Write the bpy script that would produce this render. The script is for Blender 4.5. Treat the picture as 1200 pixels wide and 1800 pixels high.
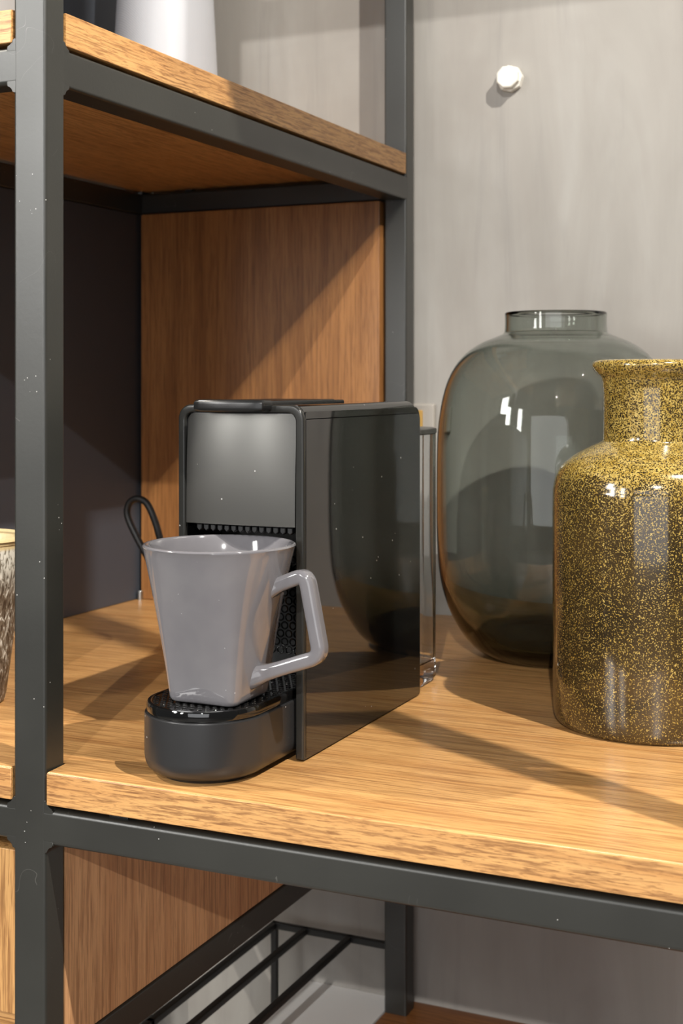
import bpy, bmesh, math, random
from mathutils import Vector, Matrix
random.seed(7)
S = bpy.context.scene
COL = S.collection
for o in list(bpy.data.objects):
    bpy.data.objects.remove(o)

# ------------------------------------------------------------------ camera (worktop top is z = 0, wall is at y = 1.2)
YAW = math.atan(1090 / 2400.0)
cam_d = bpy.data.cameras.new('camera')
cam = bpy.data.objects.new('camera', cam_d)
COL.objects.link(cam)
cam.location = (0, 0, 0.217)
cam.rotation_euler = (math.pi / 2, 0, YAW)
cam_d.sensor_fit = 'VERTICAL'
cam_d.sensor_height = 36.0
cam_d.lens = 48.0
cam_d.shift_y = -228.0 / 1800.0
cam_d.clip_start = 0.02
cam_d.dof.use_dof = True
cam_d.dof.focus_distance = 0.79
cam_d.dof.aperture_fstop = 16.0
S.camera = cam

# ------------------------------------------------------------------ world, lamps, exposure
S.view_settings.view_transform = 'Standard'
S.view_settings.look = 'None'
S.view_settings.exposure = 0.0
S.view_settings.gamma = 1.0
S.view_settings.use_curve_mapping = False
W = bpy.data.worlds.new('shop_ambient')
S.world = W
W.use_nodes = True
wn = W.node_tree.nodes
wn['Background'].inputs[0].default_value = (0.95, 0.97, 1.0, 1)
wn['Background'].inputs[1].default_value = 0.07

def spot(name, loc, target, power, color, radius, angle=60, blend=0.3):
    d = bpy.data.lights.new(name, 'SPOT')
    d.energy = power
    d.color = color
    d.shadow_soft_size = radius
    d.spot_size = math.radians(angle)
    d.spot_blend = blend
    o = bpy.data.objects.new(name, d)
    COL.objects.link(o)
    o.location = loc
    o.rotation_euler = (Vector(target) - Vector(loc)).to_track_quat('-Z', 'Y').to_euler()
    return o

def area(name, loc, target, power, color, sx, sy):
    d = bpy.data.lights.new(name, 'AREA')
    d.shape = 'RECTANGLE'
    d.size = sx
    d.size_y = sy
    d.energy = power
    d.color = color
    o = bpy.data.objects.new(name, d)
    COL.objects.link(o)
    o.location = loc
    o.rotation_euler = (Vector(target) - Vector(loc)).to_track_quat('-Z', 'Y').to_euler()
    return o

spot('spot_lamp_right', (0.67, 0.235, 1.55), (-0.4, 0.9, 0.1), 180, (1.0, 0.95, 0.87), 0.012, 70, 0.4)
spot('spot_lamp_left', (-1.83, 0.15, 1.64), (-0.3, 0.7, 0.1), 140, (1.0, 0.94, 0.84), 0.014, 60, 0.4)
spot('spot_lamp_far', (2.05, -6.75, 4.1), (-0.35, 0.9, 0.2), 1450, (1.0, 0.97, 0.93), 0.04, 24, 0.4)
spot('spot_lamp_shelf', (1.25, -0.55, 1.9), (-0.47, 0.53, 0.40), 130, (1.0, 0.94, 0.84), 0.01, 9.2, 0.08)
area('strip_lamp', (-1.85, -1.56, 0.75), (-0.4, 0.7, 0.2), 15, (1.0, 0.99, 0.96), 0.22, 0.8)
area('strip_lamp', (-1.22, -1.66, 0.68), (-0.4, 0.7, 0.2), 11, (1.0, 0.99, 0.96), 0.20, 0.8)
area('front_fill', (0.5, -3.2, 0.45), (-0.3, 1.2, -0.1), 34, (0.97, 0.98, 1.0), 2.8, 1.8)  # added soft frontal fill, brightens the wall and cabinet below the worktop
area('strip_lamp', (-2.3, -1.7, 1.5), (-0.475, 0.62, 0.3), 34, (1.0, 0.98, 0.94), 0.4, 0.9)

# ------------------------------------------------------------------ materials
def L(r, g, b):
    f = lambda c: (c / 255 / 12.92) if c / 255 <= 0.04045 else ((c / 255 + 0.055) / 1.055) ** 2.4
    return (f(r), f(g), f(b), 1)

def base(name, color=(0.5, 0.5, 0.5, 1), rough=0.5, metal=0.0, **kw):
    m = bpy.data.materials.new(name)
    m.use_nodes = True
    b = m.node_tree.nodes['Principled BSDF']
    b.inputs['Base Color'].default_value = color
    b.inputs['Roughness'].default_value = rough
    b.inputs['Metallic'].default_value = metal
    for k, v in kw.items():
        b.inputs[k.replace('_', ' ')].default_value = v
    return m, m.node_tree.nodes, m.node_tree.links, b

class NT:
    def __init__(s, m):
        s.n = m.node_tree.nodes
        s.l = m.node_tree.links
        s.tc = s.n.new('ShaderNodeTexCoord')
    def map(s, scale, rot=(0, 0, 0), loc=(0, 0, 0), src=None):
        q = s.n.new('ShaderNodeMapping')
        q.inputs['Scale'].default_value = scale
        q.inputs['Rotation'].default_value = rot
        q.inputs['Location'].default_value = loc
        s.l.new(src or s.tc.outputs['Object'], q.inputs['Vector'])
        return q.outputs['Vector']
    def noise(s, vec, scale, detail=4, rough=0.55, dist=0.0, out='Fac'):
        q = s.n.new('ShaderNodeTexNoise')
        q.inputs['Scale'].default_value = scale
        q.inputs['Detail'].default_value = detail
        q.inputs['Roughness'].default_value = rough
        q.inputs['Distortion'].default_value = dist
        s.l.new(vec, q.inputs['Vector'])
        return q.outputs[out]
    def voro(s, vec, scale, out='Distance', rnd=1.0):
        q = s.n.new('ShaderNodeTexVoronoi')
        q.inputs['Scale'].default_value = scale
        q.inputs['Randomness'].default_value = rnd
        s.l.new(vec, q.inputs['Vector'])
        return q.outputs[out]
    def ramp(s, fac, stops, interp='LINEAR'):
        q = s.n.new('ShaderNodeValToRGB')
        r = q.color_ramp
        r.interpolation = interp
        while len(r.elements) < len(stops):
            r.elements.new(0.5)
        for e, (p, c) in zip(r.elements, stops):
            e.position = p
            e.color = c if len(c) == 4 else (*c, 1)
        s.l.new(fac, q.inputs['Fac'])
        return q.outputs['Color']
    def g(s, v):
        return (v, v, v, 1)
    def math(s, op, a, b=None, c=None):
        q = s.n.new('ShaderNodeMath')
        q.operation = op
        for i, v in enumerate((a, b, c)):
            if v is None:
                continue
            if isinstance(v, (int, float)):
                q.inputs[i].default_value = v
            else:
                s.l.new(v, q.inputs[i])
        return q.outputs[0]
    def mix(s, fac, a, b, mode='MIX'):
        q = s.n.new('ShaderNodeMix')
        q.data_type = 'RGBA'
        q.blend_type = mode
        for sock, v in ((q.inputs[0], fac), (q.inputs[6], a), (q.inputs[7], b)):
            if isinstance(v, (int, float, tuple)):
                sock.default_value = v
            else:
                s.l.new(v, sock)
        return q.outputs[2]
    def bump(s, h, strength, dist, bsdf):
        q = s.n.new('ShaderNodeBump')
        q.inputs['Strength'].default_value = strength
        q.inputs['Distance'].default_value = dist
        s.l.new(h, q.inputs['Height'])
        s.l.new(q.outputs['Normal'], bsdf.inputs['Normal'])

def wood(name, axis, light, mid, dark, rough=0.38, grain=1.0, seed=0.0, fr=1.0):
    m, n, l, b = base(name, rough=rough)
    t = NT(m)
    def st(along, across):
        v = [across] * 3
        v[axis] = along
        return tuple(v)
    wob = t.noise(t.map(st(3, 14), loc=(seed, seed, seed)), 1.0, 2, 0.5)
    band = t.noise(t.map(st(1.6, 42), loc=(seed, 2 * seed, seed)), 1.0, 4, 0.6, 0.5)
    fine = t.noise(t.map(st(14 * fr, 420 * min(fr, 1.6)), loc=(seed, seed, 3 * seed)), 1.0, 4, 0.65, 0.35)
    pore = t.noise(t.map(st(38 * fr, 900), loc=(2 * seed, seed, seed)), 1.0, 3, 0.6, 0.2)
    c = t.ramp(band, [(0.30, mid), (0.52, light), (0.68, mid)])
    c = t.mix(t.ramp(fine, [(0.47, t.g(0.0)), (0.62, t.g(0.85 * grain))]), c, dark)
    c = t.mix(t.ramp(pore, [(0.54, t.g(0.0)), (0.64, t.g(0.75 * grain))]), c, dark)
    c = t.mix(t.ramp(wob, [(0.35, t.g(0.22)), (0.65, t.g(0.0))]), c, mid)
    l.new(c, b.inputs['Base Color'])
    t.bump(t.math('ADD', fine, pore), 0.12 * grain, 0.0006, b)
    r = t.math('MULTIPLY_ADD', fine, 0.18, rough - 0.09)
    l.new(r, b.inputs['Roughness'])
    return m

OAK_L, OAK_M, OAK_D = L(214, 164, 104), L(196, 143, 86), L(132, 86, 46)
WAL_L, WAL_M, WAL_D = L(222, 170, 122), L(202, 148, 102), L(138, 92, 58)
oak_top = wood('oak_worktop', 0, OAK_L, OAK_M, OAK_D, 0.30, 0.75, 0.3)
oak_edge = wood('oak_edge_band', 0, L(214, 164, 104), L(190, 136, 80), L(112, 70, 38), 0.40, 0.85, 7.7, 2.6)
oak_x = wood('oak_along_x', 0, OAK_L, OAK_M, OAK_D, 0.36, 1.0, 1.7)
oak_y = wood('oak_along_y', 1, OAK_L, OAK_M, OAK_D, 0.40, 0.9, 2.9, 2.2)
oak_z = wood('oak_upright', 2, WAL_L, WAL_M, WAL_D, 0.42, 0.7, 4.1)
oak_z2 = wood('oak_upright_warm', 2, L(164, 114, 66), L(136, 90, 49), L(94, 58, 30), 0.36, 0.6, 6.3)
oak_z3 = wood('oak_upright_light', 2, OAK_L, OAK_M, OAK_D, 0.36, 0.9, 3.3)
oak_low = wood('oak_low_board', 0, L(150, 98, 52), L(126, 78, 38), L(80, 46, 22), 0.35, 0.6, 5.5)

def metal_paint():
    m, n, l, b = base('charcoal_powder_coat', rough=0.42)
    t = NT(m)
    o = t.map((1, 1, 1))
    big = t.noise(o, 14, 3)
    finen = t.noise(o, 420, 3)
    c = t.ramp(big, [(0.3, L(36, 36, 33)), (0.7, L(42, 42, 38))])
    spk = t.voro(o, 260)
    sel = t.noise(o, 37, 2)
    dots = t.math('MULTIPLY', t.math('LESS_THAN', spk, 0.085), t.math('GREATER_THAN', sel, 0.63))
    hair = t.noise(t.map((1, 1, 1), rot=(0.4, 0.7, 0.3)), 34, 1, 0.3, 0.8)
    hl = t.math('LESS_THAN', t.math('ABSOLUTE', t.math('SUBTRACT', hair, 0.5)), 0.0016)
    hl = t.math('MULTIPLY', hl, t.math('GREATER_THAN', t.noise(o, 23, 1), 0.62))
    c = t.mix(t.math('MULTIPLY', hl, 0.20), c, L(140, 138, 132))
    c = t.mix(t.math('MULTIPLY', dots, 0.8), c, L(205, 203, 198))
    l.new(c, b.inputs['Base Color'])
    b.inputs['IOR'].default_value = 1.65
    l.new(t.math('MULTIPLY_ADD', big, 0.14, 0.31), b.inputs['Roughness'])
    t.bump(finen, 0.10, 0.0004, b)
    return m
steel = metal_paint()

def plaster():
    m, n, l, b = base('trowelled_grey_plaster', rough=0.75)
    t = NT(m)
    v = t.map((9, 9, 1.6), rot=(0, math.radians(14), 0))
    st = t.noise(v, 1.5, 5, 0.6, 0.8)
    v2 = t.map((30, 30, 2.5), rot=(0, math.radians(20), 0))
    st2 = t.noise(v2, 1.4, 4, 0.6, 0.6)
    cl = t.noise(t.map((1, 1, 1)), 5, 4, 0.6, 0.6)
    c = t.ramp(st, [(0.30, L(148, 144, 138)), (0.5, L(157, 153, 147)), (0.70, L(166, 163, 158))])
    c = t.mix(t.ramp(cl, [(0.45, t.g(0)), (0.7, t.g(0.55))]), c, L(140, 134, 128))
    c = t.mix(t.ramp(st2, [(0.56, t.g(0)), (0.72, t.g(0.4))]), c, L(132, 129, 125))
    l.new(c, b.inputs['Base Color'])
    t.bump(t.math('ADD', st, t.math('MULTIPLY', st2, 0.6)), 0.25, 0.002, b)
    return m
wall_mat = plaster()

def simple(name, color, rough, bumpscale=0, bumpstr=0.1, **kw):
    m, n, l, b = base(name, color, rough, **kw)
    t = NT(m)
    o = t.map((1, 1, 1))
    nz = t.noise(o, 60, 3)
    l.new(t.math('MULTIPLY_ADD', nz, 0.06, max(0.0, rough - 0.03)), b.inputs['Roughness'])
    if bumpscale:
        t.bump(t.noise(o, bumpscale, 3), bumpstr, 0.0004, b)
    return m

def dusty(name, color, rough, amount=0.0):
    """dark plastic with a few pale lint specks"""
    m, n, l, b = base(name, color, rough)
    t = NT(m)
    o = t.map((1, 1, 1))
    spk = t.voro(o, 170)
    sel = t.noise(o, 55, 2)
    d = t.math('MULTIPLY', t.math('LESS_THAN', spk, 0.085), t.math('GREATER_THAN', sel, 0.60 - amount))
    l.new(t.mix(t.math('MULTIPLY', d, 0.75), color, L(190, 190, 186)), b.inputs['Base Color'])
    l.new(t.math('MULTIPLY_ADD', d, 0.4, rough), b.inputs['Roughness'])
    return m

panel_dark = simple('charcoal_panel', L(64, 68, 76), 0.5, 900, 0.05)
black_gloss = dusty('glossy_black_plastic', L(14, 14, 14), 0.03)
black_gloss.node_tree.nodes['Principled BSDF'].inputs['IOR'].default_value = 1.75
black_matt = simple('black_plastic', L(16, 16, 17), 0.4)
rim_gloss = dusty('glossy_black_rim', L(42, 42, 40), 0.18)
satin_dark = dusty('satin_graphite_plastic', L(97, 96, 93), 0.27, -0.03)
satin_dark.node_tree.nodes['Principled BSDF'].inputs['Metallic'].default_value = 0.7
satin_tray = dusty('satin_black_plastic', L(42, 42, 43), 0.34, -0.03)
lever_mat = dusty('black_lever_plastic', L(26, 26, 26), 0.26)
cable_mat = simple('black_rubber', L(12, 12, 12), 0.5)
white_board = simple('white_laminate', L(234, 234, 232), 0.4)
chrome = simple('steel_pin', L(170, 172, 172), 0.25, Metallic=1.0) if False else base('steel_pin', L(190, 192, 190), 0.3, 1.0)[0]
plate_white = simple('pale_plastic', L(158, 152, 144), 0.5)
ochre = simple('ochre_plastic', L(178, 140, 70), 0.5)
jar_mat = simple('pale_grey_ceramic', L(150, 150, 150), 0.5)
knob_mat = simple('white_nylon_plug', L(226, 222, 212), 0.45)
floor_mat = simple('floor_concrete', L(150, 146, 140), 0.6, 40, 0.2)

def glaze():
    m, n, l, b = base('grey_glazed_stoneware', L(118, 116, 119), 0.09)
    b.inputs['Coat Weight'].default_value = 0.6
    b.inputs['Coat Roughness'].default_value = 0.05
    t = NT(m)
    o = t.map((1, 1, 1))
    c = t.ramp(t.noise(o, 30, 3), [(0.35, L(112, 110, 114)), (0.65, L(120, 118, 121))])
    spk = t.math('MULTIPLY', t.math('LESS_THAN', t.voro(o, 210), 0.07), t.math('GREATER_THAN', t.noise(o, 70, 1), 0.58))
    c = t.mix(t.math('MULTIPLY', spk, 0.6), c, L(206, 206, 206))
    l.new(c, b.inputs['Base Color'])
    t.bump(t.noise(o, 45, 2), 0.06, 0.002, b)
    return m
mug_mat = glaze()

def fleck_glaze():
    m, n, l, b = base('speckled_ochre_glaze', rough=0.12)
    b.inputs['Coat Weight'].default_value = 0.5
    b.inputs['Coat Roughness'].default_value = 0.04
    t = NT(m)
    o = t.map((1, 1, 1))
    sep = t.n.new('ShaderNodeSeparateXYZ')
    t.l.new(o, sep.inputs[0])
    z = sep.outputs['Z']
    fl = t.noise(o, 1150, 2, 0.5, 0.5)
    wob = t.noise(o, 30, 3)
    zz = t.math('ADD', z, t.math('MULTIPLY_ADD', wob, 0.05, -0.025))
    # how much of the surface the yellow flecks cover: dense on neck and shoulder, thinner below
    thr = t.ramp(t.math('MULTIPLY', zz, 4.2), [(0.0, t.g(0.620)), (0.12, t.g(0.605)), (0.5, t.g(0.595)), (0.62, t.g(0.560)),
                                               (0.68, t.g(0.475)), (0.76, t.g(0.48)), (0.86, t.g(0.51)), (1.0, t.g(0.465))])
    k = t.math('SUBTRACT', fl, thr)
    k = t.ramp(t.math('MULTIPLY_ADD', k, 14.0, 0.5), [(0.25, t.g(0)), (0.75, t.g(1))])
    dk = t.ramp(t.noise(o, 16, 3), [(0.35, L(44, 36, 22)), (0.65, L(68, 54, 31))])
    yl = t.ramp(t.noise(o, 300, 1), [(0.35, L(156, 128, 56)), (0.65, L(186, 160, 88))])
    l.new(t.mix(k, dk, yl), b.inputs['Base Color'])
    l.new(t.math('MULTIPLY_ADD', k, 0.10, 0.12), b.inputs['Roughness'])
    return m
fleck_mat = fleck_glaze()

def glass(name, color, rough=0.0, ior=1.45):
    m, n, l, b = base(name, color, rough)
    b.inputs['Transmission Weight'].default_value = 1.0
    b.inputs['IOR'].default_value = ior
    return m
smoke_glass = glass('smoked_green_glass', (0.96, 0.97, 0.96, 1))
va = smoke_glass.node_tree.nodes.new('ShaderNodeVolumeAbsorption')
va.inputs['Color'].default_value = (0.30, 0.37, 0.31, 1)
va.inputs['Density'].default_value = 195
smoke_glass.node_tree.links.new(va.outputs[0], smoke_glass.node_tree.nodes['Material Output'].inputs['Volume'])
clear_plastic = glass('clear_plastic', (0.93, 0.94, 0.95, 1), 0.02, 1.3)

def hatch_white():
    m, n, l, b = base('white_hatched_ceramic', L(186, 188, 194), 0.4)
    t = NT(m)
    q = t.n.new('ShaderNodeTexWave')
    q.inputs['Scale'].default_value = 260
    q.bands_direction = 'DIAGONAL'
    t.l.new(t.map((1, 1, 1)), q.inputs['Vector'])
    l.new(t.ramp(q.outputs['Fac'], [(0.2, L(178, 180, 186)), (0.8, L(192, 194, 199))]), b.inputs['Base Color'])
    t.bump(q.outputs['Fac'], 0.15, 0.0006, b)
    return m
white_ceramic = hatch_white()

def bark_cup():
    m, n, l, b = base('textured_brown_cream_glaze', rough=0.4)
    t = NT(m)
    o = t.map((260, 260, 90))
    sep = t.n.new('ShaderNodeSeparateXYZ')
    t.l.new(t.map((1, 1, 1)), sep.inputs[0])
    z = sep.outputs['Z']
    nz = t.noise(o, 1.6, 3, 0.6, 0.8)
    body = t.ramp(nz, [(0.38, L(62, 48, 36)), (0.55, L(112, 98, 82)), (0.66, L(200, 194, 182))])
    up = t.ramp(nz, [(0.40, L(110, 102, 88)), (0.52, L(206, 202, 190))])
    c = t.mix(t.ramp(t.math('MULTIPLY', z, 8.0), [(0.60, t.g(0)), (0.78, t.g(1))]), body, up)
    c = t.mix(t.ramp(t.math('MULTIPLY', z, 8.0), [(0.835, t.g(0)), (0.85, t.g(1))]), c, L(205, 184, 140))
    l.new(c, b.inputs['Base Color'])
    t.bump(nz, 0.5, 0.001, b)
    return m
cup_mat = bark_cup()

# ------------------------------------------------------------------ helpers
def obj(name, bm, m, parent=None, smooth=True, angle=40, wn=True):
    off = Vector((0, 0, 0))
    if parent:
        p = parent
        while p:
            off += p.location
            p = p.parent
        bmesh.ops.translate(bm, verts=bm.verts, vec=-off)
    me = bpy.data.meshes.new(name)
    bmesh.ops.recalc_face_normals(bm, faces=bm.faces)
    bm.to_mesh(me)
    bm.free()
    if smooth:
        for p in me.polygons:
            p.use_smooth = True
        me.set_sharp_from_angle(angle=math.radians(angle))
    me.materials.append(m)
    o = bpy.data.objects.new(name, me)
    COL.objects.link(o)
    if parent:
        o.parent = parent
    if wn and angle == 40:
        w = o.modifiers.new('weighted_normal', 'WEIGHTED_NORMAL')
        w.keep_sharp = True
        w.weight = 80
    return o

def place(o, loc):
    """move a single mesh thing's origin to its base"""
    v = Vector(loc)
    o.data.transform(Matrix.Translation(-v))
    o.location = v
    return o

def tag(o, label, cat, group=None):
    o['label'] = label
    o['category'] = cat
    if group:
        o['group'] = group
    return o

def thing(name, label, cat, loc, group=None):
    o = bpy.data.objects.new(name, None)
    COL.objects.link(o)
    o.empty_display_size = 0.02
    o.location = loc
    return tag(o, label, cat, group)

def struct(o):
    o['kind'] = 'structure'
    return o

def add_box(bm, x0, x1, y0, y1, z0, z1, bevel=0.0, seg=2):
    b2 = bmesh.new()
    bmesh.ops.create_cube(b2, size=1)
    for v in b2.verts:
        v.co = Vector((x0 if v.co.x < 0 else x1, y0 if v.co.y < 0 else y1, z0 if v.co.z < 0 else z1))
    if bevel:
        bmesh.ops.bevel(b2, geom=list(b2.edges), offset=bevel, segments=seg, profile=0.5, affect='EDGES')
    me = bpy.data.meshes.new('t')
    b2.to_mesh(me)
    b2.free()
    bm.from_mesh(me)
    bpy.data.meshes.remove(me)
    return bm

def box(x0, x1, y0, y1, z0, z1, bevel=0.0, seg=2):
    return add_box(bmesh.new(), x0, x1, y0, y1, z0, z1, bevel, seg)

def prism(pts, z0, z1, bevel=0.0, seg=2, axis='z', bm=None):
    """polygon extruded along an axis; pts are the two other coordinates"""
    b2 = bmesh.new()
    def P(a, b, c):
        return {'z': (a, b, c), 'y': (a, c, b), 'x': (c, a, b)}[axis]
    lo = [b2.verts.new(P(a, b, z0)) for a, b in pts]
    hi = [b2.verts.new(P(a, b, z1)) for a, b in pts]
    n = len(pts)
    b2.faces.new(lo[::-1])
    b2.faces.new(hi)
    for i in range(n):
        b2.faces.new((lo[i], lo[(i + 1) % n], hi[(i + 1) % n], hi[i]))
    if bevel:
        caps = [e for e in b2.edges if (e.verts[0] in lo and e.verts[1] in lo) or (e.verts[0] in hi and e.verts[1] in hi)]
        bmesh.ops.bevel(b2, geom=caps, offset=bevel, segments=seg, profile=0.5, affect='EDGES')
    bmesh.ops.recalc_face_normals(b2, faces=b2.faces)
    if bm is None:
        return b2
    me = bpy.data.meshes.new('t')
    b2.to_mesh(me)
    b2.free()
    bm.from_mesh(me)
    bpy.data.meshes.remove(me)
    return bm

def rrect(x0, x1, y0, y1, r, seg=6):
    """rounded rectangle outline; r one radius or (bl, br, tr, tl)"""
    if not isinstance(r, tuple):
        r = (r,) * 4
    out = []
    for (cx, cy, a0, q) in ((x0, y0, 180, r[0]), (x1, y0, 270, r[1]), (x1, y1, 0, r[2]), (x0, y1, 90, r[3])):
        if q <= 0:
            out.append((cx, cy))
            continue
        ox = cx + q if cx == x0 else cx - q
        oy = cy + q if cy == y0 else cy - q
        for i in range(seg + 1):
            a = math.radians(a0 + 90 * i / seg)
            out.append((ox + q * math.cos(a), oy + q * math.sin(a)))
    return out

def lathe(profile, cx, cy, n=96, bm=None):
    bm = bm or bmesh.new()
    rings = []
    for r, z in profile:
        if r < 1e-6:
            rings.append([bm.verts.new((cx, cy, z))])
        else:
            rings.append([bm.verts.new((cx + r * math.cos(2 * math.pi * i / n), cy + r * math.sin(2 * math.pi * i / n), z)) for i in range(n)])
    for a, b in zip(rings, rings[1:]):
        if len(a) == 1 and len(b) == 1:
            continue
        for i in range(n):
            j = (i + 1) % n
            if len(a) == 1:
                bm.faces.new((a[0], b[j], b[i]))
            elif len(b) == 1:
                bm.faces.new((a[i], a[j], b[0]))
            else:
                bm.faces.new((a[i], a[j], b[j], b[i]))
    return bm

def smooth_curve(pts, k=6):
    """Catmull-Rom through 2-D or 3-D points"""
    P = [Vector(p) for p in pts]
    P = [P[0] * 2 - P[1]] + P + [P[-1] * 2 - P[-2]]
    out = []
    for i in range(1, len(P) - 2):
        for s in range(k):
            t = s / k
            a, b, c, d = P[i - 1:i + 3]
            out.append(0.5 * ((2 * b) + (c - a) * t + (2 * a - 5 * b + 4 * c - d) * t * t + (3 * b - a - 3 * c + d) * t ** 3))
    out.append(P[-2])
    return [tuple(v) for v in out]

def tube(path, r, n=12, bm=None, section=None, scale=None):
    """round (or given 2-D section) tube along a 3-D path with capped ends"""
    bm = bm or bmesh.new()
    P = [Vector(p) for p in path]
    sec = section or [(r * math.cos(2 * math.pi * i / n), r * math.sin(2 * math.pi * i / n)) for i in range(n)]
    up = None
    rings = []
    for i, p in enumerate(P):
        t = (P[min(i + 1, len(P) - 1)] - P[max(i - 1, 0)]).normalized()
        if up is None:
            up = Vector((0, 1, 0)) if abs(t.y) < 0.9 else Vector((0, 0, 1))
        u = (up - t * up.dot(t)).normalized()
        w = t.cross(u)
        up = u
        k = scale[i] if scale else 1.0
        rings.append([bm.verts.new(p + u * a * k + w * b * k) for a, b in sec])
    m = len(sec)
    for a, b in zip(rings, rings[1:]):
        for i in range(m):
            j = (i + 1) % m
            bm.faces.new((a[i], a[j], b[j], b[i]))
    bm.faces.new(rings[0][::-1])
    bm.faces.new(rings[-1])
    return bm

# ------------------------------------------------------------------ the setting
XW = -0.2288
struct(obj('wall_back', box(-1.8, 1.4, 1.2, 1.3, -0.75, 2.2, 0.001, 1), wall_mat))
struct(obj('floor', box(-3, 2.5, -3.5, 1.3, -0.80, -0.75), floor_mat))

kx, kz = -0.3749, 0.4935
kn = thing('wall_plug', 'small white octagonal plug sticking out of the grey wall', 'plug', (kx, 1.2, kz))
oct_ = lambda r, a=22.5: [(kx + r * math.cos(math.radians(a + 45 * i)), kz + r * math.sin(math.radians(a + 45 * i))) for i in range(8)]
obj('plug_head', prism(oct_(0.0108), 1.186, 1.1945, 0.0022, 3, 'y'), knob_mat, kn)
obj('plug_collar', prism(oct_(0.0122, 5), 1.1935, 1.201, 0.001, 2, 'y'), knob_mat, kn)

pl = thing('wall_plate', 'pale wall plate with an ochre edge behind the coffee machine', 'wall plate', (-0.457, 1.2, 0.172))
obj('plate', box(-0.470, -0.4475, 1.193, 1.2005, 0.171, 0.197, 0.002, 3), plate_white, pl)
obj('edge_strip', box(-0.4625, -0.4585, 1.1905, 1.194, 0.1725, 0.191, 0.001, 2), ochre, pl)

# ------------------------------------------------------------------ steel frame
XR, XI = -0.4647, -0.4867        # right-hand post of the tall bay, outer and inner face
XLo, XLi = -0.772, -0.750        # left-hand posts
YF, YFb = 0.6245, 0.6425         # front posts
YR, YRf = 1.187, 1.167           # rear posts
XM0, XM1 = -0.036, -0.014        # next post to the right, past the frame of the photo
ZB = -0.366                      # top of the low boards
BEV = 0.0019
fr = thing('steel_rack', 'dark grey steel rack of posts and rails carrying the wooden boards', 'rack', (-0.4757, 0.6335, -0.75))
def post(x0, x1, y0, y1, z0=-0.75, z1=1.6):
    return obj('post', box(x0, x1, y0, y1, z0, z1, BEV, 3), steel, fr)
post(XI, XR, YF, YFb)
post(XI, XR, YRf, YR)
post(XLo, XLi, YF, YFb)
post(XLo, XLi, YRf, YR)
post(XM0, XM1, YF, YFb)
post(XM0, XM1, YRf, YR)

def weld_outline(x, side, z, up, r, e=0.0026):
    pts = [(x - side * e, z - up * e), (x + side * r, z - up * e)]
    for i in range(8):
        a = math.radians(90 * i / 7)
        pts.append((x + side * r * (1 - math.sin(a)), z + up * r * (1 - math.cos(a))))
    pts.append((x - side * e, z + up * r))
    return pts

def fillets(bm, x, side, z, up, y0, y1, r=0.0050):
    """weld fillet between a post face at x and a rail edge at z"""
    prism(weld_outline(x, side, z, up, r), y0, y1, 0.0006, 2, 'y', bm)

def rail_x(x0, x1, y0, y1, z0, z1, welds=()):
    bm = box(x0, x1, y0 + 0.0001, y1, z0, z1, 0.0027, 4)
    for x, side in welds:
        fillets(bm, x, side, z1, 1, y0 + 0.00015, y1 - 0.002)
        fillets(bm, x, side, z0, -1, y0 + 0.00015, y1 - 0.002)
    return obj('front_rail' if y0 < 0.9 else 'rear_rail', bm, steel, fr)

def rail_y(x0, x1, y0, y1, z0, z1, welds=()):
    bm = box(x0, x1 - 0.0001, y0, y1, z0, z1, BEV, 3)
    for y, side in welds:
        for z, up in ((z1, 1), (z0, -1)):
            prism(weld_outline(y, side, z, up, 0.005), x0 + 0.002, x1 - 0.00015, 0.0006, 2, 'x', bm)
    return obj('side_rail', bm, steel, fr)

ZC0, ZC1 = -0.0410, -0.0212      # rail under the worktop
ZS0, ZS1 = 0.3850, 0.4063        # rail under the upper shelf
mid = lambda a, b: (a + b) / 2
for z0, z1 in ((ZC0, ZC1), (ZS0, ZS1), (0.812, 0.832)):
    rail_x(mid(XLo, XLi), mid(XI, XR), YF, YFb, z0, z1, ((XLi, 1), (XI, -1)))
    rail_x(mid(XLo, XLi), mid(XI, XR), YRf, YR, z0, z1)
    rail_y(XI, XR, mid(YF, YFb), mid(YRf, YR), z0, z1, ((YFb, 1),))
    if z0 < 0.8:
        rail_y(XLo, XLi, mid(YF, YFb), mid(YRf, YR), z0, z1)
rail_x(mid(XI, XR), mid(XM0, XM1), YF, YFb, ZC0, ZC1, ((XR, 1), (XM0, -1)))
rail_x(mid(XI, XR), mid(XM0, XM1), YRf, YR, ZC0, ZC1)
rail_x(mid(XI, XR), mid(XM0, XM1), YF, YFb, 0.812, 0.842)
rail_y(XM0, XM1, mid(YF, YFb), 0.80, 0.847, 0.872)  # unseen short rail added to shade the upper shelf edge from the right lamp
rail_y(XI, XR, mid(YF, YFb), mid(YRf, YR), -0.1825, -0.1620)
rail_y(XLo, XLi, mid(YF, YFb), mid(YRf, YR), -0.1825, -0.1620)
rail_x(mid(XLo, XLi), mid(XI, XR), YF, YFb, -0.1825, -0.1620, ((XLi, 1), (XI, -1)))
for z in (ZB - 0.0185,):
    rail_x(mid(XI, XR), mid(XM0, XM1), YF, YFb, z - 0.02, z)
    rail_x(mid(XI, XR), mid(XM0, XM1), YRf, YR, z - 0.02, z)

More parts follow.
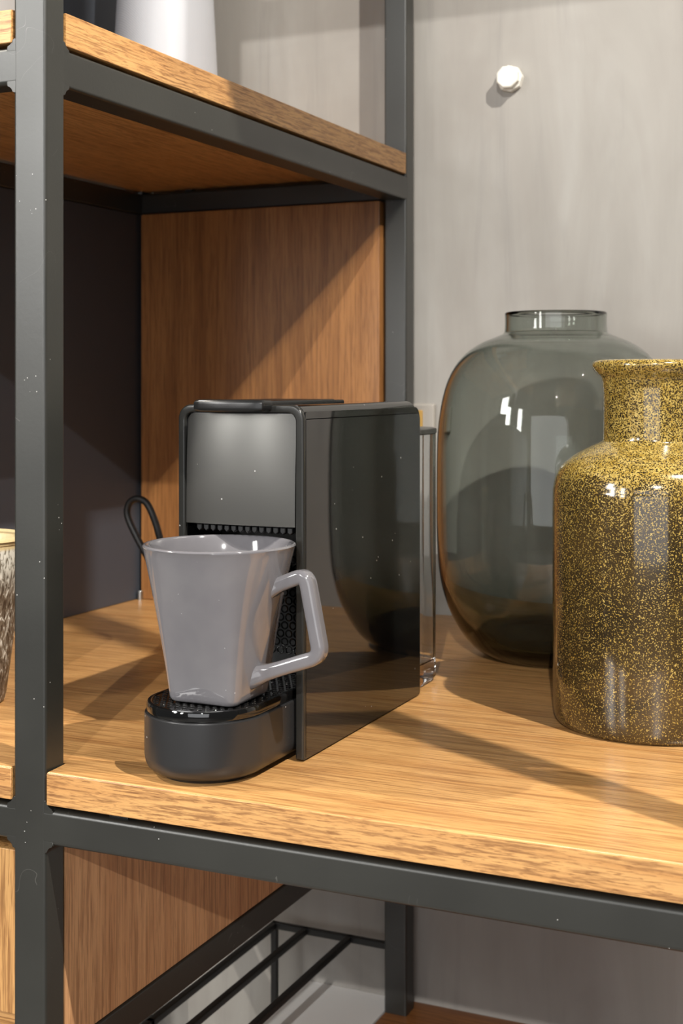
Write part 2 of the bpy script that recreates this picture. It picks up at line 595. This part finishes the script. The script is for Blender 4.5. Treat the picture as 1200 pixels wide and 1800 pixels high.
# ------------------------------------------------------------------ boards
G = 0.0012                        # gap round the notches
def notched(x0, x1, y0, y1, notches):
    """outline with rectangular notches cut in from the front edge (list of x0, x1, depth)"""
    pts = [(x0, y0)]
    for a, b, d in notches:
        pts += [(a, y0), (a, y0 + d), (b, y0 + d), (b, y0)]
    pts += [(x1, y0), (x1, y1), (x0, y1)]
    return pts
wt = thing('worktop', 'light oak worktop the coffee machine and both vases stand on', 'worktop', (-0.35, 0.91, -0.0185))
wbm = prism(notched(XLo, -0.039, YF, 1.1995, [(XLo + 0.0005, XLi + G, YFb - YF + G), (XI - G, XR + G, YFb - YF + G)]), -0.0185, 0.0, 0.0007, 2)
obj('board', wbm, oak_top, wt)
obj('edge_band', box(XR + G, -0.039, YF - 0.0007, YF + 0.0003, -0.0183, -0.0006, 0.0003, 1), oak_edge, wt)['label'] = 'streaky oak edge band'
obj('edge_band', box(XLi + G, XI - G, YF - 0.0007, YF + 0.0003, -0.0183, -0.0006, 0.0003, 1), oak_edge, wt)['label'] = 'streaky oak edge band'
pad = bmesh.new()
for px_, py_ in ((-0.70, 0.633), (-0.53, 0.633), (-0.42, 0.633), (-0.10, 0.633), (-0.70, 1.177), (-0.10, 1.177)):
    add_box(pad, px_ - 0.006, px_ + 0.006, py_ - 0.003, py_ + 0.005, ZC1 - 0.0004, -0.0183)
obj('spacer', pad, black_matt, wt)['kind'] = 'stuff'

us = thing('upper_shelf_board', 'oak shelf board above the coffee machine, its right edge half in shadow', 'shelf board', (-0.618, 0.91, 0.409))
zs0, zs1 = 0.4085, 0.4276
ubm = bmesh.new()
pts = [(XLi + G, YF), (XI - G, YF), (XI - G, YFb + G), (XR, YFb + G), (XR, YRf - G), (XI - G, YRf - G), (XI - G, YR), (XLi + G, YR), (XLi + G, YRf - G), (XLo, YRf - G), (XLo, YFb + G), (XLi + G, YFb + G)]
obj('board', prism(pts, zs0, zs1, 0.0006, 2, 'z'), oak_y, us)
obj('edge_band', box(XLi + G, XI - G, YF - 0.0007, YF + 0.0003, zs0 + 0.0002, zs1 - 0.0006, 0.0003, 1), oak_edge, us)
sp = bmesh.new()
for px_, py_ in ((-0.70, 0.633), (-0.53, 0.633), (-0.4757, 0.72), (-0.4757, 1.05), (-0.70, 1.177)):
    add_box(sp, px_ - 0.004, px_ + 0.004, py_ - 0.004, py_ + 0.004, ZS1 - 0.0004, zs0 + 0.0002)
obj('spacer', sp, black_matt, us)['kind'] = 'stuff'

tb = tag(place(obj('top_shelf_board', prism([(XLi + G, YF), (XI - G, YF), (XI - G, YR), (XLi + G, YR)], 0.8318, 0.851, 0.0006, 2), oak_x), (-0.62, 0.9, 0.832)),
         'oak board of the topmost level, above the photo', 'shelf board')

bp = tag(place(obj('back_panel', box(-0.747, -0.4885, 1.160, 1.178, 0.0003, 0.3846, 0.0012, 2), oak_z2), (-0.61, 1.17, 0)),
         'upright brown oak panel closing the bay behind the coffee machine', 'panel')
dp = tag(place(obj('side_panel', box(-0.768, -0.7505, YFb + 0.001, YRf - 0.001, 0.0003, 0.3846, 0.0008, 2), panel_dark), (-0.76, 0.9, 0)),
         'charcoal side panel standing on the worktop left of the cable', 'panel')
dp2 = tag(place(obj('side_panel', box(-0.768, -0.7505, YFb + 0.001, YRf - 0.001, zs1 + 0.0003, 1.59, 0.0008, 2), panel_dark), (-0.76, 0.9, zs1)),  # unseen upper part added to block the left lamp from the wall
          'charcoal side panel above the upper shelf, behind the white vase', 'panel')

pin = tag(place(obj('shelf_pin', lathe([(0, 0.0), (0.003, 0.0), (0.003, 0.008), (0.0022, 0.009), (0, 0.009)], -0.7465, 1.158, 16), chrome), (-0.7465, 1.158, 0)),
          'tiny bright steel pin at the foot of the charcoal side panel', 'pin')

cb = thing('drawer_cabinet', 'oak drawer cabinet under the worktop left of the steel post', 'cabinet', (-0.62, 0.9, -0.162))
obj('cabinet_side', box(-0.483, -0.4655, YFb + 0.001, YRf - 0.001, -0.1617, -0.0415, 0.0006, 2), oak_z, cb)
obj('cabinet_side', box(-0.747, -0.730, YFb + 0.001, YRf - 0.001, -0.1617, -0.0415, 0.0006, 2), oak_z, cb)
obj('drawer_front', box(-0.747, -0.4885, 0.6385, 0.655, -0.1475, -0.0525, 0.0008, 2), oak_z3, cb)
obj('cabinet_bottom', box(-0.729, -0.484, 0.65, 1.16, -0.1617, -0.150, 0.0006, 2), oak_x, cb)
obj('cabinet_back', box(-0.729, -0.484, 1.15, 1.16, -0.1497, -0.0425, 0.0006, 2), oak_x, cb)

lb = tag(place(obj('low_shelf_board', prism([(XR + G, YF), (-0.039, YF), (-0.039, 1.1995), (-0.4862, 1.1995), (-0.4862, YFb + G), (XR + G, YFb + G)], ZB - 0.0183, ZB, 0.0007, 2), oak_low), (-0.28, 0.9, ZB - 0.0183)),
         'brown low shelf board the rear steel post comes down to', 'shelf board')
wb = tag(place(obj('white_block', box(-0.587, -0.4878, 0.88, 1.1995, -0.7499, ZB, 0.001, 2), white_board), (-0.537, 1.04, -0.75)),
         'white low block between the wire tray leg and the brown low board', 'block')

# wire rack
wr = thing('wire_tray', 'black wire tray of thin bars under the worktop', 'wire tray', (-0.54, 1.05, -0.75))
b = 0.0030
def bar(x0, y0, z0, x1, y1, z1, nm='bar'):
    add = box(min(x0, x1) - b, max(x0, x1) + b, min(y0, y1) - b, max(y0, y1) + b, min(z0, z1) - b, max(z0, z1) + b, 0.0008, 2)
    return obj(nm, add, black_matt, wr)
zr = -0.306
for x in (-0.603, -0.5700, -0.5240):
    bar(x, 0.86, zr, x, 1.172, zr)
bar(-0.603, 1.172, zr, XI - 0.0031, 1.172, zr, 'cross_bar')
bar(-0.603, 0.86, zr, XI - 0.0031, 0.86, zr, 'cross_bar')
for x, y in ((-0.603, 1.172), (-0.603, 0.950), (-0.603, 0.86)):
    bar(x, y, -0.7499 + b, x, y, zr, 'leg')

# ------------------------------------------------------------------ coffee machine
MX0, MX1, MC = -0.4247, -0.3418, -0.3833
MY0, MY1, MZ = 0.700, 0.884, 0.2040
cm = thing('coffee_machine', 'compact black coffee machine with a grey mug under its spout', 'coffee machine', (MC, 0.79, 0))
# shell: front-to-back tunnel section (rounded top corners), two side walls and a roof
def shell_ring(x0, x1, z1, r, t, y0, y1, bev):
    outer = rrect(x0, x1, 0.0015, z1, (0, 0, r, r), 8)
    inner = rrect(x0 + t, x1 - t, 0.0015, z1 - t, (0, 0, r - t * 0.6, r - t * 0.6), 8)
    return outer, inner
# side panels: rounded slab
for x0, x1, nm in ((MX1 - 0.0060, MX1, 'side_shell'), (MX0, MX0 + 0.0050, 'side_shell')):
    bm = prism(rrect(MY0 + 0.003, MY1, 0.0012, MZ - 0.004, (0.001, 0.0012, 0.008, 0.001), 6), x0, x1, 0.0006, 2, 'x')
    obj(nm, bm, black_gloss, cm)
# roof with rounded long edges
roof = [(MX0, MZ - 0.0085)] + [(MX0 + 0.0080 - 0.0080 * math.cos(math.radians(9 * i)), MZ - 0.0080 + 0.0080 * math.sin(math.radians(9 * i))) for i in range(11)] \
     + [(MX1 - 0.0080 + 0.0080 * math.sin(math.radians(9 * i)), MZ - 0.0080 + 0.0080 * math.cos(math.radians(9 * i))) for i in range(11)] + [(MX1, MZ - 0.0085)]
obj('roof', prism(roof, MY0 + 0.003, MY1 - 0.0075, 0.0008, 2, 'y'), black_gloss, cm)
obj('rear_cap', prism(rrect(MX0 + 0.002, MX1 - 0.0065, 0.0015, MZ - 0.0015, (0.001, 0.001, 0.008, 0.008), 6), MY1 - 0.012, MY1 - 0.001, 0.001, 2, 'y'), black_matt, cm)
# front rim: an upside-down U, outer rounded, proud of the front panel
bm = bmesh.new()
OUT = rrect(MX0, MX1, 0.0012, MZ, (0, 0, 0.0085, 0.0085), 8)
def inset_u():
    t = 0.0046
    out = []
    r = 0.0050
    x0, x1, z1 = MX0 + t, MX1 - t - 0.0006, MZ - t
    out.append((x1, 0.0012))
    for i in range(9):
        a = math.radians(90 * i / 8)
        out.append((x1 - r + r * math.cos(a), z1 - r + r * math.sin(a)))
    for i in range(9):
        a = math.radians(90 + 90 * i / 8)
        out.append((x0 + r + r * math.cos(a), z1 - r + r * math.sin(a)))
    out.append((x0, 0.0012))
    return out
IN = inset_u()
def outer_u():
    r = 0.0085
    out = [(MX1, 0.0012)]
    for i in range(9):
        a = math.radians(90 * i / 8)
        out.append((MX1 - r + r * math.cos(a), MZ - r + r * math.sin(a)))
    for i in range(9):
        a = math.radians(90 + 90 * i / 8)
        out.append((MX0 + r + r * math.cos(a), MZ - r + r * math.sin(a)))
    out.append((MX0, 0.0012))
    return out
OU = outer_u()
rim = bmesh.new()
def loopv(pts, y):
    return [rim.verts.new((x, y, z)) for x, z in pts]
of, ob_, inf, inb = loopv(OU, MY0), loopv(OU, MY0 + 0.0036), loopv(IN, MY0), loopv(IN, MY0 + 0.0036)
n_ = len(OU)
for i in range(n_ - 1):
    rim.faces.new((of[i], of[i + 1], inf[i + 1], inf[i]))
    rim.faces.new((ob_[i], ob_[i + 1], of[i + 1], of[i]))
    rim.faces.new((inf[i], inf[i + 1], inb[i + 1], inb[i]))
    rim.faces.new((inb[i], inb[i + 1], ob_[i + 1], ob_[i]))
for i in (0, n_ - 1):
    rim.faces.new((of[i], inf[i], inb[i], ob_[i]))
bmesh.ops.recalc_face_normals(rim, faces=rim.faces)
ed = [e for e in rim.edges if all(abs(v.co.y - MY0) < 1e-6 for v in e.verts)]
ed = [e for e in ed if len(e.link_faces) == 2 and any(abs(f.normal.y) < 0.3 for f in e.link_faces)]
bmesh.ops.bevel(rim, geom=ed, offset=0.0011, segments=3, profile=0.5, affect='EDGES')
obj('front_rim', rim, rim_gloss, cm)
# brew head behind the satin front panel
obj('head_block', box(MX0 + 0.0048, MX1 - 0.0058, MY0 + 0.003, MY0 + 0.060, 0.1340, MZ - 0.0045, 0.001, 2), black_matt, cm)
# front panel: slightly domed plate
px0, px1, pz0, pz1 = MX0 + 0.0051, MX1 - 0.0058, 0.1338, MZ - 0.0051
fp = bmesh.new()
NX, NZ = 22, 18
def fpy(u, v):
    return MY0 + 0.0014 - 0.0028 * (1 - (2 * u - 1) ** 2) * (0.7 + 0.3 * v) + 0.0024 * v * v - 0.0006
grid = [[None] * (NZ + 1) for _ in range(NX + 1)]
rc = 0.0034
for i in range(NX + 1):
    for j in range(NZ + 1):
        u, v = i / NX, j / NZ
        x, z = px0 + (px1 - px0) * u, pz0 + (pz1 - pz0) * v
        # round the two top corners by pulling vertices onto the corner arc
        for cx_, sx_ in ((px0 + rc, -1), (px1 - rc, 1)):
            dx, dz = (x - cx_) * sx_, z - (pz1 - rc)
            if dx > 0 and dz > 0:
                m_ = max(dx, dz)
                l_ = math.hypot(dx, dz)
                k_ = m_ / l_
                x = cx_ + sx_ * dx * k_
                z = pz1 - rc + dz * k_
        grid[i][j] = fp.verts.new((x, fpy(u, v), z))
for i in range(NX):
    for j in range(NZ):
        fp.faces.new((grid[i][j], grid[i + 1][j], grid[i + 1][j + 1], grid[i][j + 1]))
r_ = bmesh.ops.extrude_face_region(fp, geom=list(fp.faces))
bmesh.ops.translate(fp, verts=[v for v in r_['geom'] if isinstance(v, bmesh.types.BMVert)], vec=(0, 0.002, 0))
obj('front_panel', fp, satin_dark, cm)['label'] = 'satin graphite front panel'
# spout block with ribs below the head
obj('spout_block', box(MX0 + 0.010, MX1 - 0.012, MY0 + 0.004, MY0 + 0.038, 0.1300, 0.1345, 0.001, 2), black_matt, cm)
rb = bmesh.new()
for i in range(14):
    x = MX0 + 0.012 + i * 0.0046
    prism([(x, 0.1332), (x, 0.1306), (x + 0.0017, 0.1292), (x + 0.0034, 0.1306), (x + 0.0034, 0.1332)], MY0 + 0.0015, MY0 + 0.006, 0.0004, 1, 'y', rb)
obj('spout_rib', rb, black_matt, cm)['kind'] = 'stuff'
# back plate of the cup bay with a honeycomb of ring-edged holes
YB = MY0 + 0.043
obj('back_plate', box(MX0 + 0.0048, MX1 - 0.0058, YB, YB + 0.006, 0.030, 0.1345, 0.001, 2), black_matt, cm)
hb = bmesh.new()
def torus(bm, cx, cy, cz, R, r, nu=14, nv=6):
    vs = [[bm.verts.new((cx + (R + r * math.cos(2 * math.pi * j / nv)) * math.cos(2 * math.pi * i / nu), cy + r * math.sin(2 * math.pi * j / nv),
                         cz + (R + r * math.cos(2 * math.pi * j / nv)) * math.sin(2 * math.pi * i / nu))) for j in range(nv)] for i in range(nu)]
    for i in range(nu):
        for j in range(nv):
            bm.faces.new((vs[i][j], vs[(i + 1) % nu][j], vs[(i + 1) % nu][(j + 1) % nv], vs[i][(j + 1) % nv]))
row = 0
zc = 0.054
while zc < 0.110:
    xc = MX0 + 0.010 + (0.0 if row % 2 else 0.0028)
    while xc < MX1 - 0.009:
        torus(hb, xc, YB - 0.0002, zc, 0.0021, 0.0005)
        xc += 0.0056
    zc += 0.0050
    row += 1
obj('hole_rim', hb, black_gloss, cm)['kind'] = 'stuff'
# lever lid
lv = prism([(-0.4088, 0.7010), (-0.4088, 0.6925), (-0.4078, 0.6895), (-0.4030, 0.6876), (-0.3855, 0.6866), (-0.3680, 0.6876), (-0.3630, 0.6895), (-0.3620, 0.6925), (-0.3620, 0.7010)],
           0.1998, 0.2070, 0.0024, 4)
prism(rrect(-0.4075, -0.3632, 0.6985, 0.790, 0.001, 3), 0.2030, 0.2064, 0.0010, 2, 'z', lv)
obj('lever', lv, lever_mat, cm)
obj('lever_hinge', prism(rrect(-0.405, -0.3635, 0.7895, 0.806, 0.002, 4), 0.2030, 0.2058, 0.001, 2), black_matt, cm)
# drip tray
TX, TY, TR = -0.3835, 0.6640, 0.0352
def dshape(r, yb, n=28):
    out = [(TX + r, yb)]
    out += [(TX + r, yb)] if False else []
    pts_ = [(TX + r * math.cos(math.radians(-180 * i / n)), TY + r * math.sin(math.radians(-180 * i / n))) for i in range(n + 1)]
    return [(TX + r, yb)] + pts_ + [(TX - r, yb)]
def dloft(rings):
    """stack of D outlines (inset, z) lofted and capped"""
    bm = bmesh.new()
    R = []
    for ins, z in rings:
        R.append([bm.verts.new((x, y, z)) for x, y in dshape(TR - ins, 0.742)])
    m = len(R[0])
    for a, b_ in zip(R, R[1:]):
        for i in range(m):
            j = (i + 1) % m
            bm.faces.new((a[i], a[j], b_[j], b_[i]))
    bm.faces.new(R[0])
    bm.faces.new(R[-1][::-1])
    return bm
obj('drip_tray', dloft([(0.010, 0.0), (0.009, 0.0018), (0.0075, 0.0022), (0.0045, 0.0030), (0.0018, 0.0052), (0.0005, 0.0082), (0.0, 0.0115), (0.0, 0.0338), (0.0003, 0.0345), (0.0016, 0.0347)]), satin_tray, cm)
tl = obj('tray_lid', dloft([(0.0018, 0.0340), (0.0014, 0.0352), (0.0012, 0.0360), (0.0012, 0.0392), (0.0018, 0.0404), (0.0032, 0.0408), (0.0040, 0.0405), (0.0042, 0.0402)]), black_gloss, cm)
gb = bmesh.new()
row = 0
y = 0.6345
while y < 0.738:
    x = TX - 0.0305 + (0.00235 if row % 2 else 0)
    while x < TX + 0.0308:
        inside = (y >= TY and abs(x - TX) < 0.0307) or (y < TY and math.hypot(x - TX, y - TY) < 0.0303)
        if inside:
            lathe([(0.0018, 0.0401), (0.0016, 0.0405), (0.0010, 0.0408), (0, 0.04095)], x, y, 9, gb)
        x += 0.0047
    y += 0.0043
    row += 1
gg = obj('grid_stud', gb, black_gloss, tl)
gg['kind'] = 'stuff'
# water tank
def stad(ins, n=8):
    return rrect(-0.4200 + ins, -0.3474 - ins, 0.8835 + ins, 0.9500 - ins, 0.024 - ins * 0.8, n)
def loft(rings, closed=True):
    bm = bmesh.new()
    R = [[bm.verts.new((x, y, z)) for x, y in pts_] for pts_, z in rings]
    m = len(R[0])
    for a, b_ in zip(R, R[1:]):
        for i in range(m):
            j = (i + 1) % m
            bm.faces.new((a[i], a[j], b_[j], b_[i]))
    bm.faces.new(R[0])
    bm.faces.new(R[-1][::-1])
    return bm
obj('water_tank', loft([(stad(0.003), 0.0004), (stad(0.0), 0.004), (stad(0.0), 0.180), (stad(0.002), 0.180), (stad(0.002), 0.018), (stad(0.003), 0.016)]), clear_plastic, cm)
obj('tank_lid', loft([(stad(0.001), 0.1795), (stad(-0.0006), 0.1803), (stad(-0.0006), 0.1832), (stad(0.001), 0.1842)]), satin_dark, cm)
# power cable looping up behind the machine
cp = smooth_curve([(-0.690, 0.900, 0.0031), (-0.640, 0.930, 0.0031), (-0.600, 0.975, 0.0060), (-0.612, 0.990, 0.036), (-0.632, 0.997, 0.062), (-0.6480, 1.0, 0.0830), (-0.6575, 1.0, 0.1010), (-0.6560, 1.0, 0.1120),
                   (-0.6480, 1.0, 0.1165), (-0.6380, 1.0, 0.1128), (-0.6280, 0.997, 0.0985), (-0.6170, 0.990, 0.080), (-0.592, 0.970, 0.044), (-0.550, 0.940, 0.014), (-0.48, 0.905, 0.0045), (-0.435, 0.886, 0.008), (-0.420, 0.876, 0.012)], 8)
cp = cp[16:]
obj('power_cable', tube(cp, 0.0030, 12), cable_mat, cm)

# ------------------------------------------------------------------ grey mug on the drip tray
GX, GY, GZ0, GZ1 = -0.3780, 0.6672, 0.0410, 0.1275
mg = thing('mug', 'grey glazed mug with square base and angular handle on the drip tray', 'mug', (GX, GY, GZ0))
NM = 96
def sq(hw, rc_):
    """rounded square sampled at NM equal angles"""
    out = []
    for i in range(NM):
        a = 2 * math.pi * i / NM
        c, s_ = math.cos(a), math.sin(a)
        lo_, hi_ = 0.0, hw * 1.6
        for _ in range(40):
            m_ = (lo_ + hi_) / 2
            qx, qy = abs(m_ * c) - (hw - rc_), abs(m_ * s_) - (hw - rc_)
            d = math.hypot(max(qx, 0), max(qy, 0)) + min(max(qx, qy), 0) - rc_
            if d > 0:
                hi_ = m_
            else:
                lo_ = m_
        out.append(lo_)
    return out
SQ = sq(0.0214, 0.0055)
def mug_ring(v, ins, z):
    """v 0 at the base (square) to 1 at the rim (round)"""
    k = v ** 1.15
    return [((SQ[i] * (1 - k) + 0.0430 * k - ins), z, 2 * math.pi * i / NM) for i in range(NM)]
rings = []
H_ = GZ1 - GZ0
for ins, z in ((0.0035, 0.0), (0.0022, 0.0002), (0.0010, 0.0008), (0.0003, 0.0019), (0.0, 0.0032)):
    rings.append(mug_ring(z / H_, ins, GZ0 + z))
for i in range(1, 25):
    z = 0.0032 + (H_ - 0.0052) * i / 24
    rings.append(mug_ring(z / H_, 0.0, GZ0 + z))
for i in range(1, 8):
    a = math.radians(180 * i / 8)
    rings.append(mug_ring(1.0, 0.0016 - 0.0016 * math.cos(a), GZ1 - 0.0020 + 0.0018 * math.sin(a)))
for i in range(13):
    z = (H_ - 0.003) * (1 - i / 12) + 0.005 * (i / 12)
    rings.append(mug_ring(z / H_, 0.0032 if i < 12 else 0.006, GZ0 + z))
mb = bmesh.new()
RV = [[mb.verts.new((GX + r * math.cos(a), GY + r * math.sin(a), z)) for r, z, a in rg] for rg in rings]
for a, b_ in zip(RV, RV[1:]):
    for i in range(NM):
        j = (i + 1) % NM
        mb.faces.new((a[i], a[j], b_[j], b_[i]))
mb.faces.new(RV[0][::-1])
mb.faces.new(RV[-1])
obj('mug_body', mb, mug_mat, mg, True, 60)
# handle: bent bar with rounded-square section
def corner(p0, p1, p2, r, k=7):
    a, b_, c = Vector(p0), Vector(p1), Vector(p2)
    u, v = (a - b_).normalized(), (c - b_).normalized()
    s, e = b_ + u * r, b_ + v * r
    return [tuple((1 - t) ** 2 * s + 2 * t * (1 - t) * b_ + t * t * e) for t in [i / k for i in range(k + 1)]]
A, B, C, D = (-0.3470, GY, 0.1035), (-0.3238, GY, 0.1128), (-0.3150, GY, 0.0690), (-0.3590, GY, 0.0535)
V_ = lambda p, q, t: tuple(Vector(p).lerp(Vector(q), t))
path = [A, V_(A, B, 0.12), V_(A, B, 0.24), V_(A, B, 0.38)] + corner(A, B, C, 0.0062) + corner(B, C, D, 0.0062) + [V_(D, C, 0.46), V_(D, C, 0.30), V_(D, C, 0.20), V_(D, C, 0.10), D]
sc_ = [1.5, 1.28, 1.10, 1.0] + [1.0] * 16 + [1.0, 1.06, 1.22, 1.5, 1.6]
sec = rrect(-0.0048, 0.0048, -0.0041, 0.0041, 0.0026, 5)
hbm = tube(path, 0, section=sec, scale=sc_)
obj('handle', hbm, mug_mat, mg, True, 50)

# ------------------------------------------------------------------ vases and cup
def solid_vessel(outer, t, floor_t, inner_open=True):
    """closed thick-walled profile: outer from base centre up, then inner back down"""
    inner = []
    zb = outer[0][1]
    for i in range(len(outer) - 1, 0, -1):
        p = outer[i]
        a = Vector(outer[max(i - 1, 0)])
        c = Vector(outer[min(i + 1, len(outer) - 1)])
        d = (c - a).normalized()
        nrm = Vector((-d.y, d.x))
        tt = t if not callable(t) else t(p[1] - zb)
        q = Vector(p) + nrm * tt
        if q.y > zb + floor_t and q.x > 0.002:
            inner.append((q.x, q.y))
    inner.append((0.0, zb + floor_t))
    return [(0.0, zb)] + outer[0:] + inner

gp = smooth_curve([(0.0545, 0.0006), (0.0590, 0.0030), (0.0692, 0.0106), (0.0800, 0.0265), (0.0880, 0.0447), (0.0930, 0.0675), (0.0950, 0.0994), (0.0952, 0.145), (0.0940, 0.1814), (0.0896, 0.2088),
                   (0.0828, 0.2270), (0.0730, 0.2400), (0.0605, 0.2490), (0.0490, 0.2540), (0.0425, 0.2568), (0.0408, 0.2590), (0.0404, 0.2650), (0.0405, 0.2728)], 5)
gp = [(0.050, 0.0002)] + [tuple(p) for p in gp]
gp += [(0.0402, 0.2737), (0.0394, 0.2740)]
gp = [(r_v * 0.9928, z_v * 0.9950) for r_v, z_v in gp]
gv = tag(place(obj('glass_vase', lathe(solid_vessel(gp, lambda h: 0.0026 + 0.0075 * max(0.0, 1 - h / 0.075) ** 1.5, 0.013), -0.2941, 1.0591, 128), smoke_glass, None, True, 60), (-0.2941, 1.0591, 0)),
         'large smoked green glass vase with a short collar standing near the wall', 'vase')

op = smooth_curve([(0.0595, 0.0008), (0.0612, 0.0028), (0.0622, 0.0070), (0.0628, 0.016), (0.0632, 0.050), (0.0634, 0.110), (0.0632, 0.1440), (0.0627, 0.1505), (0.0613, 0.1565), (0.0577, 0.1632),
                   (0.0489, 0.1705), (0.0395, 0.1757), (0.0335, 0.1785), (0.0314, 0.1805), (0.0311, 0.1860), (0.0311, 0.2000), (0.0314, 0.2130), (0.0325, 0.2192), (0.0358, 0.2228), (0.0381, 0.2266), (0.0380, 0.2290), (0.0362, 0.2308), (0.0335, 0.2314)], 5)
op = [(0.055, 0.0002)] + [tuple(p) for p in op]
ov = tag(place(obj('ceramic_vase', lathe(solid_vessel(op, 0.004, 0.006), -0.1796, 0.8758, 128), fleck_mat, None, True, 60), (-0.1796, 0.8758, 0)),
         'glossy brown ceramic vase with mustard flecks, in front of the glass vase', 'vase')

wp = smooth_curve([(0.0490, 0.0004), (0.0510, 0.0020), (0.0512, 0.006), (0.0497, 0.045), (0.0466, 0.110), (0.0420, 0.190), (0.0360, 0.290), (0.0310, 0.360), (0.0305, 0.366)], 5)
wv = tag(place(obj('white_vase', lathe(solid_vessel([(a, z + 0.4276) for a, z in wp], 0.003, 0.005), -0.6750, 1.0900, 96), white_ceramic, None, True, 60), (-0.6750, 1.0900, 0.4276)),
         'tall white tapering vase on the upper shelf, cut by the photo top', 'vase')
pp = smooth_curve([(0.0360, 0.0004), (0.0380, 0.0020), (0.0400, 0.03), (0.0400, 0.09), (0.0360, 0.13), (0.0350, 0.135)], 5)
pv = tag(place(obj('ceramic_jar', lathe(solid_vessel([(a, z + 0.4276) for a, z in pp], 0.003, 0.005), -0.575, 0.700, 72), jar_mat, None, True, 60), (-0.575, 0.700, 0.4276)),
         'pale grey jar on the upper shelf left of the steel post, barely in view', 'jar')

cupp = smooth_curve([(0.0235, 0.0004), (0.0262, 0.0030), (0.0300, 0.030), (0.0350, 0.070), (0.0392, 0.1050), (0.0405, 0.1085), (0.0408, 0.1115), (0.0398, 0.1135)], 5)
tag(place(obj('tumbler', lathe(solid_vessel([tuple(p) for p in cupp], 0.0032, 0.005), -0.6165, 0.740, 96), cup_mat, None, True, 60), (-0.6165, 0.740, 0)),
    'brown and cream textured tumbler cut by the left photo edge', 'cup')
